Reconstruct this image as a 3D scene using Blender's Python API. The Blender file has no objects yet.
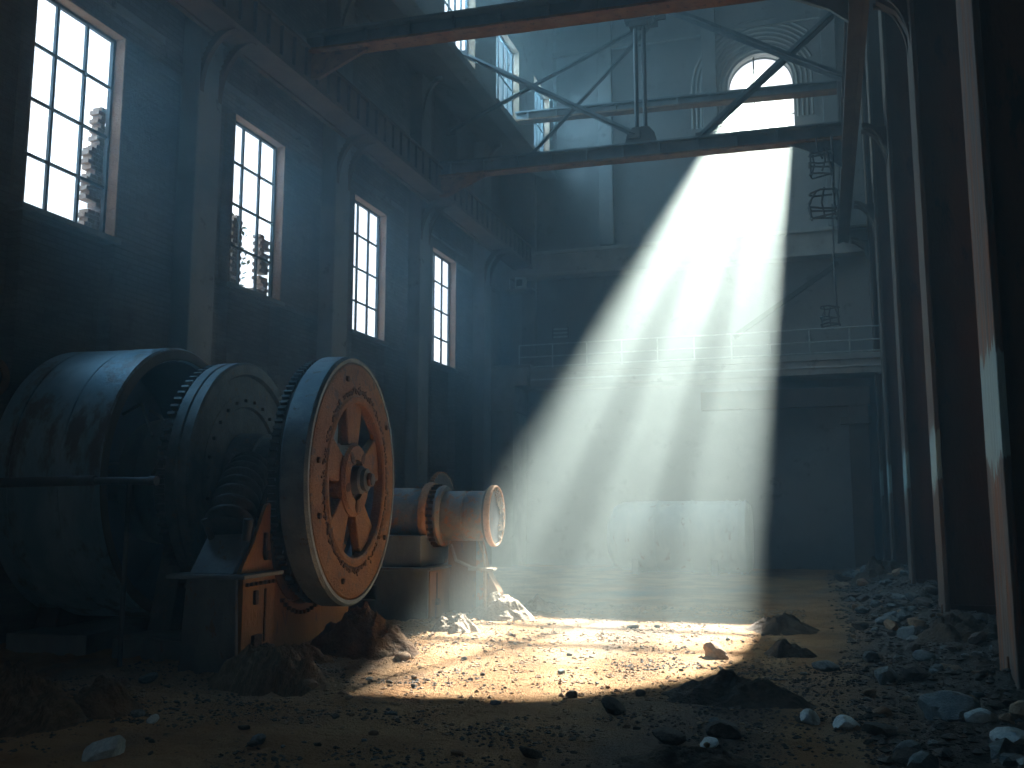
import bpy, bmesh, math, random
from mathutils import Vector, Matrix, noise
R = random.Random(7)
PI = math.pi
S = bpy.context.scene
COL = S.collection

# ------------------------------------------------------------------ camera
F = 950.0; CH = 2.2
PITCH = math.atan(128/F); YAW = math.atan(313/math.hypot(F, 128))
cam = bpy.data.cameras.new('camera'); co = bpy.data.objects.new('camera', cam); COL.objects.link(co)
co.location = (0, 0, CH); co.rotation_euler = (PI/2+PITCH, 0, YAW)
cam.sensor_width = 36; cam.lens = F/1024*36; cam.clip_start = .05; cam.clip_end = 500
S.camera = co

# ------------------------------------------------------------------ materials
def ND(nt, t, **k):
    n = nt.nodes.new(t)
    for a, b in k.items(): setattr(n, a, b)
    return n
def sock(n, i, v): n.inputs[i].default_value = v
MATS = {}
def mat(name, c1, c2, c3=None, scale=3., rough=.8, metal=0., bump=.3, bscale=20., stretch=(1,1,1), lo=.4, hi=.62, lo3=.58, hi3=.66,
        s3=None, brick=None, spec=.3, zpaint=None):
    m = bpy.data.materials.new(name); m.use_nodes = True; nt = m.node_tree; L = nt.links
    b = nt.nodes['Principled BSDF']
    sock(b, 'Roughness', rough); sock(b, 'Metallic', metal); sock(b, 'Specular IOR Level', spec)
    tc = ND(nt, 'ShaderNodeTexCoord'); mp = ND(nt, 'ShaderNodeMapping'); L.new(tc.outputs['Object'], mp.inputs[0]); sock(mp, 'Scale', stretch)
    def ramp(src, a, z):
        r = ND(nt, 'ShaderNodeMapRange'); r.interpolation_type = 'SMOOTHSTEP'
        L.new(src, r.inputs[0]); sock(r, 1, a); sock(r, 2, z); return r.outputs[0]
    def mix(f, A, B):
        x = ND(nt, 'ShaderNodeMix', data_type='RGBA'); L.new(f, x.inputs[0])
        for s, i in ((A, 6), (B, 7)):
            if isinstance(s, tuple): x.inputs[i].default_value = (*s, 1)
            else: L.new(s, x.inputs[i])
        return x.outputs[2]
    n1 = ND(nt, 'ShaderNodeTexNoise'); L.new(mp.outputs[0], n1.inputs['Vector']); sock(n1, 'Scale', scale); sock(n1, 'Detail', 8); sock(n1, 'Roughness', .62)
    c = mix(ramp(n1.outputs[0], lo, hi), c1, c2)
    if c3:
        n3 = ND(nt, 'ShaderNodeTexNoise'); L.new(mp.outputs[0], n3.inputs['Vector']); sock(n3, 'Scale', s3 or scale*2.7); sock(n3, 'Detail', 10); sock(n3, 'Roughness', .7)
        c = mix(ramp(n3.outputs[0], lo3, hi3), c, c3)
    n2 = ND(nt, 'ShaderNodeTexNoise'); L.new(mp.outputs[0], n2.inputs['Vector']); sock(n2, 'Scale', bscale); sock(n2, 'Detail', 8); sock(n2, 'Roughness', .6)
    h = n2.outputs[0]
    if brick:
        sp = ND(nt, 'ShaderNodeSeparateXYZ'); cb = ND(nt, 'ShaderNodeCombineXYZ'); L.new(tc.outputs['Object'], sp.inputs[0])
        L.new(sp.outputs[brick], cb.inputs[0]); L.new(sp.outputs[2], cb.inputs[1])
        bt = ND(nt, 'ShaderNodeTexBrick'); L.new(cb.outputs[0], bt.inputs[0]); sock(bt, 'Scale', 1.)
        sock(bt, 'Brick Width', .34); sock(bt, 'Row Height', .115); sock(bt, 'Mortar Size', .012)
        sock(bt, 'Color1', (1,1,1,1)); sock(bt, 'Color2', (.62,.6,.58,1)); sock(bt, 'Mortar', (.5,.5,.5,1))
        x = ND(nt, 'ShaderNodeMix', data_type='RGBA', blend_type='MULTIPLY'); sock(x, 0, .8)
        L.new(c, x.inputs[6]); L.new(bt.outputs[0], x.inputs[7]); c = x.outputs[2]
        ad = ND(nt, 'ShaderNodeMath', operation='MULTIPLY_ADD'); L.new(bt.outputs[1], ad.inputs[0]); ad.inputs[1].default_value = -.8; L.new(h, ad.inputs[2]); h = ad.outputs[0]
    if zpaint:      # old paint still clinging to a band of the flange
        z0, z1, pc = zpaint
        sp = ND(nt, 'ShaderNodeSeparateXYZ'); L.new(tc.outputs['Object'], sp.inputs[0])
        nz = ND(nt, 'ShaderNodeTexNoise'); L.new(mp.outputs[0], nz.inputs['Vector']); sock(nz, 'Scale', 5.); sock(nz, 'Detail', 6)
        w = ND(nt, 'ShaderNodeMath', operation='MULTIPLY_ADD'); L.new(nz.outputs[0], w.inputs[0]); w.inputs[1].default_value = 1.2; L.new(sp.outputs[2], w.inputs[2])
        u = ramp(w.outputs[0], z0+.6, z0+.66); v = ramp(w.outputs[0], z1+.66, z1+.6)
        mm = ND(nt, 'ShaderNodeMath', operation='MULTIPLY'); L.new(u, mm.inputs[0]); L.new(v, mm.inputs[1])
        c = mix(mm.outputs[0], c, pc)
    L.new(c, b.inputs['Base Color'])
    bp = ND(nt, 'ShaderNodeBump'); sock(bp, 'Strength', bump); sock(bp, 'Distance', .05); L.new(h, bp.inputs['Height']); L.new(bp.outputs[0], b.inputs['Normal'])
    MATS[name] = m; return m
M = MATS
mat('wall_plaster', (.17,.19,.19), (.25,.26,.25), (.10,.10,.10), scale=.5, bump=.35, bscale=9)
mat('wall_brick_side', (.17,.17,.17), (.25,.23,.21), (.10,.10,.10), scale=.6, bump=.8, bscale=14, brick=1)
mat('wall_brick_end', (.20,.22,.22), (.28,.29,.28), (.13,.14,.14), scale=.5, bump=.4, bscale=14, brick=0)
mat('reveal_brick', (.22,.13,.08), (.30,.19,.125), (.13,.08,.06), scale=2, bump=.8, bscale=14, brick=0)
mat('dark_steel', (.05,.055,.06), (.10,.10,.10), (.14,.07,.035), scale=2, rough=.55, metal=.3, bump=.25)
mat('blue_steel', (.11,.15,.17), (.19,.23,.25), (.16,.085,.045), scale=1.6, rough=.5, metal=.3, bump=.3, lo3=.6)
mat('rust_flange', (.20,.085,.035), (.28,.14,.06), (.07,.04,.03), scale=2.5, rough=.8, bump=.5, lo3=.56, hi3=.6)
mat('girder_steel', (.09,.068,.055), (.14,.10,.075), (.16,.085,.05), scale=1.2, rough=.75, bump=.4)
mat('wheel_orange', (.155,.06,.010), (.225,.10,.018), (.07,.045,.03), scale=2.2, rough=.6, bump=.8, bscale=22, lo3=.56, hi3=.60, s3=3.5)
mat('wheel_rim', (.13,.17,.19), (.22,.25,.26), (.13,.085,.06), scale=2.5, rough=.5, metal=.2, bump=.35, bscale=30)
mat('rust_chip', (.04,.025,.02), (.09,.05,.03), scale=9, rough=.95, bump=1)
mat('disc_iron', (.07,.085,.09), (.13,.14,.14), (.16,.09,.045), scale=3, rough=.55, metal=.3, bump=.4, lo3=.56)
mat('drum_blue', (.17,.30,.37), (.32,.44,.48), (.12,.10,.09), scale=1.1, rough=.42, metal=.15, bump=.3, stretch=(1,1,.35), lo3=.5, hi3=.62, s3=1.3)
mat('drum_lining', (.02,.04,.09), (.03,.06,.12), scale=2, rough=.7, bump=.3)
mat('base_orange', (.19,.08,.016), (.27,.12,.028), (.09,.05,.035), scale=1.6, rough=.7, bump=.45, stretch=(1,1,.4), lo3=.57, hi3=.63)
mat('base_grey', (.12,.14,.15), (.18,.20,.20), (.17,.09,.05), scale=2.2, rough=.65, bump=.35, stretch=(1,1,.5), lo3=.6)
mat('black_rubber', (.03,.03,.032), (.06,.06,.06), scale=4, rough=.6, bump=.4)
mat('pump_steel', (.17,.20,.22), (.28,.28,.26), (.40,.17,.07), scale=2.4, rough=.55, metal=.2, bump=.35, lo3=.5, hi3=.62)
mat('pump_flange', (.45,.22,.10), (.55,.30,.15), (.09,.06,.05), scale=6, rough=.7, bump=.6)
mat('column_brown', (.12,.055,.025), (.20,.085,.035), (.05,.03,.02), scale=1.1, rough=.75, bump=.4, stretch=(1,1,.3))
mat('column_edge', (.10,.09,.08), (.17,.145,.12), (.22,.085,.04), scale=2, rough=.8, bump=1., bscale=9, stretch=(1,1,.12), lo3=.47, hi3=.6, zpaint=(2.75,4.1,(.30,.42,.40)))
mat('column_edge_plain', (.09,.07,.055), (.14,.095,.065), (.09,.05,.035), scale=2, rough=.8, bump=.8, bscale=9, stretch=(1,1,.12), zpaint=(2.7,3.7,(.26,.35,.33)))
mat('timber', (.22,.10,.04), (.34,.16,.07), (.10,.05,.03), scale=3, rough=.85, bump=.8, stretch=(1,1,.15))
mat('stone_grey', (.11,.14,.145), (.19,.225,.23), (.11,.10,.09), scale=3, rough=.85, bump=.5, bscale=12)
mat('stone_pale', (.45,.52,.52), (.60,.66,.64), (.28,.28,.26), scale=4, rough=.8, bump=.4, bscale=14)
mat('stone_dark', (.07,.065,.06), (.13,.115,.10), (.18,.12,.08), scale=4, rough=.9, bump=.7, bscale=14)
mat('stone_brown', (.28,.18,.11), (.40,.27,.17), (.15,.10,.07), scale=4, rough=.9, bump=.7, bscale=14)
mat('mound_brown', (.13,.07,.035), (.22,.13,.07), (.05,.03,.02), scale=5, rough=.95, bump=1, bscale=22)
mat('mound_fibre', (.13,.08,.045), (.24,.155,.09), (.05,.03,.02), scale=4, rough=.95, bump=1, bscale=12, stretch=(5,1,1))
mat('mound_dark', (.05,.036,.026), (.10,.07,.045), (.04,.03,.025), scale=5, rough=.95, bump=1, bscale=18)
mat('dust_pale', (.26,.20,.145), (.36,.28,.21), (.14,.10,.07), scale=5, rough=.95, bump=1, bscale=22)
mat('concrete', (.26,.27,.25), (.36,.36,.33), (.18,.17,.16), scale=.8, rough=.9, bump=.3)
mat('rail_paint', (.38,.42,.40), (.50,.53,.50), (.25,.15,.1), scale=4, rough=.6, bump=.2)
mat('tank_white', (.46,.52,.50), (.58,.62,.58), (.32,.28,.24), scale=1.2, rough=.5, bump=.2, stretch=(1,1,.4))
mat('frame_dark', (.03,.05,.06), (.06,.08,.09), scale=6, rough=.6, bump=.2)
mat('ruin_brick', (.30,.22,.17), (.42,.33,.27), (.18,.13,.10), scale=5, rough=.95, bump=1, bscale=20)
mat('leaf', (.10,.13,.07), (.17,.20,.12), scale=6, rough=.7, bump=.2)
mat('ceiling_board', (.08,.10,.11), (.13,.15,.16), scale=1, rough=.9, bump=.4)

def ground_mat():
    m = bpy.data.materials.new('dirt_ground'); m.use_nodes = True; nt = m.node_tree; L = nt.links
    b = nt.nodes['Principled BSDF']; sock(b, 'Roughness', .95); sock(b, 'Specular IOR Level', .12)
    tc = ND(nt, 'ShaderNodeTexCoord')
    def nz(s, d=8, r=.6, st=None):
        n = ND(nt, 'ShaderNodeTexNoise'); sock(n, 'Scale', s); sock(n, 'Detail', d); sock(n, 'Roughness', r)
        if st:
            mp = ND(nt, 'ShaderNodeMapping'); L.new(tc.outputs['Object'], mp.inputs[0]); sock(mp, 'Scale', st); L.new(mp.outputs[0], n.inputs['Vector'])
        else: L.new(tc.outputs['Object'], n.inputs['Vector'])
        return n.outputs[0]
    def rmp(src, a, z):
        r = ND(nt, 'ShaderNodeMapRange'); r.interpolation_type = 'SMOOTHSTEP'; L.new(src, r.inputs[0]); sock(r, 1, a); sock(r, 2, z); return r.outputs[0]
    def mix(f, A, B):
        x = ND(nt, 'ShaderNodeMix', data_type='RGBA'); L.new(f, x.inputs[0])
        for s, i in ((A, 6), (B, 7)):
            if isinstance(s, tuple): x.inputs[i].default_value = (*s, 1)
            else: L.new(s, x.inputs[i])
        return x.outputs[2]
    c = mix(rmp(nz(.9), .38, .62), (.37,.19,.08), (.50,.29,.14))
    c = mix(rmp(nz(.42, 6, .6, (.75,.33,1)), .46, .74), c, (.21,.195,.18))       # gravelly patches
    c = mix(rmp(nz(7., 8, .7), .60, .68), c, (.10,.07,.05))                    # dark crumbs
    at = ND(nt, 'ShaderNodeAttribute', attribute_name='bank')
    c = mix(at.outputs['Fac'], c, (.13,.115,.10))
    L.new(c, b.inputs['Base Color'])
    h1 = nz(9., 10, .7); h2 = nz(38., 6, .6)
    ad = ND(nt, 'ShaderNodeMath', operation='MULTIPLY_ADD'); L.new(h2, ad.inputs[0]); ad.inputs[1].default_value = .35; L.new(h1, ad.inputs[2])
    bp = ND(nt, 'ShaderNodeBump'); sock(bp, 'Strength', 1.); sock(bp, 'Distance', .16); L.new(ad.outputs[0], bp.inputs['Height']); L.new(bp.outputs[0], b.inputs['Normal'])
    return m
M['dirt_ground'] = ground_mat()

def glass_mat():
    m = bpy.data.materials.new('dusty_glass'); m.use_nodes = True; nt = m.node_tree; L = nt.links; nt.nodes.clear()
    o = ND(nt, 'ShaderNodeOutputMaterial'); t = ND(nt, 'ShaderNodeBsdfTransparent'); g = ND(nt, 'ShaderNodeBsdfGlossy'); x = ND(nt, 'ShaderNodeMixShader')
    sock(t, 0, (.93,.97,1,1)); sock(g, 'Roughness', .25); sock(x, 0, .06)
    L.new(t.outputs[0], x.inputs[1]); L.new(g.outputs[0], x.inputs[2]); L.new(x.outputs[0], o.inputs[0]); return m
M['dusty_glass'] = glass_mat()

# ------------------------------------------------------------------ mesh builder
class MB:
    def __init__(s): s.v = []; s.f = []
    def add(s, vs, fs, mx=None):
        k = len(s.v)
        s.v += [tuple(mx @ Vector(v)) if mx else tuple(v) for v in vs]
        s.f += [tuple(i+k for i in f) for f in fs]; return s
    def box(s, x0, x1, y0, y1, z0, z1, mx=None):
        v = [(x, y, z) for z in (z0, z1) for y in (y0, y1) for x in (x0, x1)]
        return s.add(v, [(0,2,3,1),(4,5,7,6),(0,1,5,4),(2,6,7,3),(0,4,6,2),(1,3,7,5)], mx)
    def cbox(s, c, d, mx=None):
        return s.box(c[0]-d[0]/2, c[0]+d[0]/2, c[1]-d[1]/2, c[1]+d[1]/2, c[2]-d[2]/2, c[2]+d[2]/2, mx)
    def lathe(s, prof, mx=None, n=48, closed=False):
        """profile of (axial x, radius) turned about the X axis"""
        v = []; f = []
        for (x, r) in prof:
            for i in range(n):
                a = 2*PI*i/n; v.append((x, r*math.cos(a), r*math.sin(a)))
        m = len(prof)
        for j in range(m if closed else m-1):
            q = (j+1) % m
            for i in range(n):
                k = (i+1) % n; f.append((j*n+i, q*n+i, q*n+k, j*n+k))
        if not closed:
            if prof[0][1] > 1e-4: f.append(tuple(range(n)))
            if prof[-1][1] > 1e-4: f.append(tuple(reversed(range((m-1)*n, m*n))))
        return s.add(v, f, mx)
    def tube(s, pts, r, n=10, mx=None, rad=None):
        pts = [Vector(p) for p in pts]; v = []; f = []; up = None
        for j, p in enumerate(pts):
            t = (pts[min(j+1, len(pts)-1)]-pts[max(j-1, 0)]).normalized()
            if up is None: up = Vector((0,0,1)) if abs(t.z) < .9 else Vector((1,0,0))
            a = t.cross(up).normalized(); b = a.cross(t).normalized(); up = b
            rr = rad[j] if rad else r
            for i in range(n):
                g = 2*PI*i/n; v.append(p+a*rr*math.cos(g)+b*rr*math.sin(g))
        for j in range(len(pts)-1):
            for i in range(n):
                k = (i+1) % n; f.append((j*n+i, j*n+k, (j+1)*n+k, (j+1)*n+i))
        f.append(tuple(reversed(range(n)))); f.append(tuple(range((len(pts)-1)*n, len(pts)*n)))
        return s.add(v, f, mx)
    def prism(s, poly, axis, a, b, mx=None):
        """2D outline pushed from a to b along an axis (0: outline is y,z; 1: x,z; 2: x,y)"""
        def P(u, w, t): return ((t,u,w), (u,t,w), (u,w,t))[axis]
        n = len(poly); v = [P(u, w, a) for u, w in poly]+[P(u, w, b) for u, w in poly]
        return s.add(v, [tuple(range(n)), tuple(range(2*n-1, n-1, -1))]+[(i, n+i, n+(i+1) % n, (i+1) % n) for i in range(n)], mx)
    def build(s, name, m, parent=None, smooth=None, bevel=0, loc=None, **tags):
        me = bpy.data.meshes.new(name); me.from_pydata(s.v, [], s.f)
        bm = bmesh.new(); bm.from_mesh(me); bmesh.ops.recalc_face_normals(bm, faces=bm.faces); bm.to_mesh(me); bm.free()
        me.materials.append(M[m]); o = bpy.data.objects.new(name, me); COL.objects.link(o)
        if parent: o.parent = parent
        if loc: o.location = loc
        if smooth is not None:
            me.polygons.foreach_set('use_smooth', [True]*len(me.polygons))
            try: me.set_sharp_from_angle(angle=math.radians(smooth))
            except Exception: pass
        if bevel:
            b = o.modifiers.new('bevel', 'BEVEL'); b.width = bevel; b.segments = 2; b.limit_method = 'ANGLE'
        for k, t in tags.items(): o[k] = t
        return o
def beam(mb, a, b, w, h, mx=None):
    """rectangular bar between two points, w across, h upright"""
    a, b = Vector(a), Vector(b); t = (b-a); L = t.length; t.normalize()
    up = Vector((0,0,1)) if abs(t.z) < .95 else Vector((0,1,0))
    s = t.cross(up).normalized(); u = s.cross(t)
    q = Matrix((t, s, u)).transposed().to_4x4(); q.translation = a
    if mx: q = mx @ q
    mb.box(0, L, -w/2, w/2, -h/2, h/2, q)
def thing(name, label, cat, loc=(0,0,0), rz=0, group=None):
    o = bpy.data.objects.new(name, None); COL.objects.link(o); o.location = loc; o.rotation_euler = (0,0,rz)
    o.empty_display_size = .2; o['label'] = label; o['category'] = cat
    if group: o['group'] = group
    return o
def tag(o, label, cat, group=None, kind=None):
    o['label'] = label; o['category'] = cat
    if group: o['group'] = group
    if kind: o['kind'] = kind
    return o
def struct(o): o['kind'] = 'structure'; return o
def smooth01(a, b, x):
    t = max(0, min(1, (x-a)/(b-a))); return t*t*(3-2*t)
def fbm(x, y, z=0., o=5): return noise.fractal(Vector((x, y, z)), 1.0, 2.0, o)

# ------------------------------------------------------------------ room shell
WX = -13.0; BY = 39.0; TOP = 25.0; CX = -10.8; RX = 4.2
WINS = [(12.5,14.75), (18.55,20.75), (24.66,26.85), (30.67,32.95)]; WZ = (7.5,11.66)
CLER = [(20.9,23.9), (26.2,29.0), (31.2,34.0), (36.0,38.4)]; CZ = (17.15,20.3)
def wall_cells(mb, y0, y1, z0, z1, x0, x1, holes):
    ys = sorted({y0, y1, *[h[0] for h in holes], *[h[1] for h in holes]}); zs = sorted({z0, z1, *[h[2] for h in holes], *[h[3] for h in holes]})
    for a, b in zip(ys, ys[1:]):
        for c, d in zip(zs, zs[1:]):
            if any(h[0] <= a and b <= h[1] and h[2] <= c and d <= h[3] for h in holes): continue
            mb.box(x0, x1, a, b, c, d)
w = MB(); wall_cells(w, -7, BY+.6, -.5, 17.85, WX-.3, WX, [(a, b, *WZ) for a, b in WINS])
struct(w.build('wall_left', 'wall_brick_side'))
w = MB(); wall_cells(w, -7, BY+.6, 16.95, TOP, CX-.34, CX, [(a, b, *CZ) for a, b in CLER])
struct(w.build('wall_left_upper', 'wall_plaster'))
w = MB(); w.prism([(WX-.1, 17.9), (CX-.5, 17.25), (CX-.5, 16.95), (WX-.1, 17.55)], 1, -7, BY)
struct(w.build('trim_1', 'wall_plaster'))
w = MB(); w.box(CX-.5, CX+.14, -7, BY, 16.82, 17.02); struct(w.build('trim_2', 'wall_plaster', bevel=.03))
w = MB(); w.box(RX, RX+.5, -7, BY+.6, -.5, TOP); struct(w.build('wall_right', 'wall_brick_side'))
w = MB(); w.box(WX-.6, RX+.5, -7, BY+.6, TOP, TOP+.4)
struct(w.build('ceiling', 'ceiling_board'))
# rear wall behind the photographer, with a doorway and high opening added for fill light
DW = (-7.5, -5.5, 0.0, 2.6)
w = MB(); w.box(WX-.6, DW[0], -7.5, -7, -.5, 13); w.box(DW[1], RX+.5, -7.5, -7, -.5, 13); w.box(DW[0], DW[1], -7.5, -7, DW[3], 13)
w.box(WX-.6, -6, -7.5, -7, 13, TOP); w.box(-3.5, RX+.5, -7.5, -7, 13, TOP); w.box(-6, -3.5, -7.5, -7, 16, TOP)
struct(w.build('wall_rear', 'wall_brick_end'))
# back wall with a stilted round-headed opening
AX, AZ, AR, AB = -1.84, 19.95, 1.32, 17.7
outline = [(AX-AR, AB)]+[(AX-AR*math.cos(PI*i/24), AZ+AR*math.sin(PI*i/24)) for i in range(25)]+[(AX+AR, AB)]
w = MB()
w.box(WX-.6, AX-AR, BY, BY+.6, -.5, TOP); w.box(AX+AR, RX+.5, BY, BY+.6, -.5, TOP); w.box(AX-AR, AX+AR, BY, BY+.6, -.5, AB)
for i in range(1, 25):
    (xa, za), (xb, zb) = outline[i], outline[i+1]
    w.prism([(xa, za), (xb, zb), (xb, TOP), (xa, TOP)], 1, BY, BY+.6)
struct(w.build('wall_back', 'wall_brick_end'))

# ------------------------------------------------------------------ windows
def window(idx, xg, y0, y1, z0, z1, nc, nr, depth, broken=(), rb=.3):
    f = MB(); fr = .07
    f.box(xg-.04, xg+.04, y0, y0+fr, z0, z1); f.box(xg-.04, xg+.04, y1-fr, y1, z0, z1)
    f.box(xg-.039, xg+.039, y0, y1, z0, z0+fr); f.box(xg-.039, xg+.039, y0, y1, z1-fr, z1)
    root = struct(f.build('window_%d' % idx, 'frame_dark'))
    g = MB()
    for i in range(1, nc): yy = y0+(y1-y0)*i/nc; g.box(xg-.028, xg+.028, yy-.03, yy+.03, z0, z1)
    for j in range(1, nr): zz = z0+(z1-z0)*j/nr; g.box(xg-.022, xg+.022, y0, y1, zz-.028, zz+.028)
    g.build('glazing_bar', 'frame_dark', root)
    p = MB()
    for i in range(nc):
        for j in range(nr):
            if (i, j) in broken: continue
            a, b = y0+(y1-y0)*i/nc+.03, y0+(y1-y0)*(i+1)/nc-.03; c, d = z0+(z1-z0)*j/nr+.03, z0+(z1-z0)*(j+1)/nr-.03
            p.add([(xg-.01,a,c),(xg-.01,b,c),(xg-.01,b,d),(xg-.01,a,d)], [(0,1,2,3)])
    p.build('pane', 'dusty_glass', root)
    # brick lining of the reveal
    r = MB(); xi = xg+depth
    r.box(xg, xi-.005, y1-.012, y1+.05, z0, z1); r.box(xg, xi-.005, y0-.05, y0+.012, z0, z1); r.box(xg, xi-.005, y0, y1, z1-.012, z1+.05)
    r.build('window_lining', 'reveal_brick', root)
    s = MB(); s.box(xg, xi+.08, y0-.1, y1+.1, z0-.1, z0+.012); s.build('window_sill', 'wall_plaster', root, bevel=.01)
    return root
for i, (a, b) in enumerate(WINS):
    window(i+1, WX-.28, a, b, *WZ, 3, 4, .28, broken=[(0,1),(2,2),(2,1)][:3 if i < 2 else 1])
for i, (a, b) in enumerate(CLER):
    window(i+5, CX-.32, a, b, *CZ, 5, 2, .32)
# arched opening: rings of moulding stepping outward, mullions
f = MB()
f.box(AX-AR, AX+AR, BY+.2, BY+.3, AB, AB+.05)
rp = [(AX-AR*math.cos(PI*i/24), AZ+AR*math.sin(PI*i/24)) for i in range(25)]
for (xa, za), (xb, zb) in zip(rp, rp[1:]): beam(f, (xa, BY+.45, za), (xb, BY+.45, zb), .06, .06)
aw = struct(f.build('window_9', 'frame_dark'))
f = MB(); f.box(AX-.28, AX-.22, BY+.2, BY+.28, AB, AZ+AR-.05); f.build('mullion', 'frame_dark', aw)
f = MB()
for zz in (18.55, 19.45): f.box(AX-AR, AX+AR, BY+.2, BY+.27, zz-.03, zz+.03)
f.build('glazing_bar', 'frame_dark', aw)
for k in range(8):
    rr = AR+.16+.19*k; pr = .05+.045*k; m = MB()
    pts = [(AX-rr, BY-.02, AB+.6)]+[(AX-rr*math.cos(PI*i/40), BY-.02, AZ+rr*math.sin(PI*i/40)) for i in range(41)]+[(AX+rr, BY-.02, AB+.6)]
    if k > 3: pts = [p for p in pts if p[0] < AX+AR+.75]
    m.tube(pts, .055, 8); m.build('arch_moulding', 'concrete', aw, smooth=60)

# added unseen light blocker outside the opening; sheet and bars shape the shaft's streaks
t = thing('streak_blocker', 'unseen steel frame added outside the round-headed opening to cut the light into streaks', 'frame', (-1.0, 47.5, 0))
for x in (-2.9, 2.9): MB().box(x-.12, x+.12, -.1, .1, -.3, 31.5).build('mast', 'dark_steel', t)
MB().prism([(-2.9, 25.5), (-2.9, 31.5), (2.7, 31.5), (.296, 27.49), (-.95, 25.5)], 1, -.03, .03).build('mask_sheet', 'dark_steel', t)  # sheet trims the left edge of the light shaft
for a, b, w_ in (((.497, 27.46), (-.448, 25.39), .05), ((.718, 27.42), (.143, 25.32), .10)):  # bars set edge-on to the camera so the streaks read sharply
    a, b = Vector((a[0], 0, a[1])), Vector((b[0], 0, b[1])); d = (a-b); m = MB(); beam(m, b+d*.08, a+d*1.4, .04, w_); m.build('streak_bar', 'dark_steel', t)
MB().box(-3, 3, -.08, .08, 31.5, 31.8).build('header', 'dark_steel', t)

# ------------------------------------------------------------------ wall relief, left
PILY = [9.9, 16.95, 23.1, 28.95, 35.3]
n = 3
def arc_bracket(mb, x0, z0, x1, z1, y0, y1, t):
    """curved knee from a vertical face at x0,z0 out to x1,z1 (quarter ellipse), thickness t"""
    N = 14; P = []; Q = []
    for i in range(N+1):
        a = PI/2*i/N
        P.append((x1+(x0-x1)*math.cos(a), z0+(z1-z0)*math.sin(a)))
    s = 1 if x1 > x0 else -1
    for i in range(N):
        (xa, za), (xb, zb) = P[i], P[i+1]
        mb.prism([(xa, za), (xb, zb), (xb, zb+t), (xa-s*t*.6 if i else xa-s*t, za+t if i else za)], 1, y0, y1)
for y in PILY:
    w = MB(); w.box(WX-.05, -12.55, y-.42, y+.42, -.3, 17.2); p = struct(w.build('trim_%d' % n, 'wall_plaster', bevel=.03)); n += 1
    w = MB(); arc_bracket(w, -12.55, 11.3, -11.7, 12.58, y-.40, y-.26, .16); arc_bracket(w, -12.55, 11.3, -11.7, 12.58, y+.26, y+.40, .16)
    w.build('curved_bracket', 'girder_steel', p)
    w = MB(); arc_bracket(w, -12.55, 15.3, -11.9, 16.9, y-.34, y-.2, .14); w.build('upper_bracket', 'wall_plaster', p)
for a, b in WINS:   # shallow sunk panel borders above the windows
    c = (a+b)/2; w = MB()
    for (y0, y1, z0, z1) in ((c-2.2, c+2.2, 12.05, 12.2),):
        w.box(WX-.02, WX+.09, y0, y1, z0, z1)
    struct(w.build('trim_%d' % n, 'wall_plaster')); n += 1
# back wall relief
for x in (-11.9, -8.4, -3.9, .9):
    w = MB(); w.box(x-.3, x+.3, BY-.25, BY+.05, 13.5 if x > -10 else 8.0, TOP-.05); struct(w.build('trim_%d' % n, 'wall_plaster', bevel=.03)); n += 1
w = MB(); w.box(-12.9, 2.6, BY-.18, BY+.05, 22.4, 22.6); struct(w.build('trim_%d' % n, 'wall_plaster')); n += 1
w = MB(); w.box(-12.6, 2.6, BY-.7, BY-.05, 12.35, 13.15); w.box(-12.6, 2.6, BY-.85, BY-.05, 13.15, 13.3); w.box(-12.6, 2.6, BY-.8, BY-.05, 12.2, 12.35)
struct(w.build('trim_%d' % n, 'concrete', bevel=.02)); n += 1

# ------------------------------------------------------------------ crane girders
def crane_girder(x0, x1, y0, y1, z0, z1, label):
    """box of web + flanges; aisle side = x1 when left, x0 when right"""
    t = thing('crane_girder', label, 'girder', ((x0+x1)/2, (y0+y1)/2, z0)); hx = (x1-x0)/2; hy = (y1-y0)/2; H = z1-z0
    MB().box(-hx, hx, -hy, hy, 0, .07).build('bottom_flange', 'girder_steel', t)
    MB().box(-hx, hx, -hy, hy, H-.07, H).build('top_flange', 'girder_steel', t)
    for s in (-1, 1):
        MB().box(s*hx*.72-.025, s*hx*.72+.025, -hy, hy, .07, H-.07).build('web', 'girder_steel', t)
    proto = None; s = 1 if x1 < 0 else -1; yy = -hy+.4
    a, b = sorted((s*(hx*.72+.025), s*hx*.96))
    while yy < hy:
        if proto is None: proto = MB().box(a, b, -.02, .02, .07, H-.07).build('stiffener', 'dark_steel', t, loc=(0, yy, 0))
        else:
            o = proto.copy(); o.location = (0, yy, 0); COL.objects.link(o)
        yy += .55
    MB().box(-.05, .05, -hy, hy, H, H+.13).build('crane_rail', 'dark_steel', t)
    m = MB()
    for s in (-1, 1): m.box(s*hx-.03*s, s*hx+.03*s, -hy, hy, -.1, .0) if 0 else m.box(min(s*hx, s*(hx-.12)), max(s*hx, s*(hx-.12)), -hy, hy, -.05, 0)
    m.build('edge_angle', 'girder_steel', t)
    return t
crane_girder(-12.35, -11.5, 4, BY-.9, 12.6, 13.5, 'long riveted crane girder on curved brackets along the left windowed wall')
crane_girder(.9, 1.3, 4, BY-.9, 12.6, 13.5, 'long dark crane girder on the tall columns along the right side')

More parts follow.
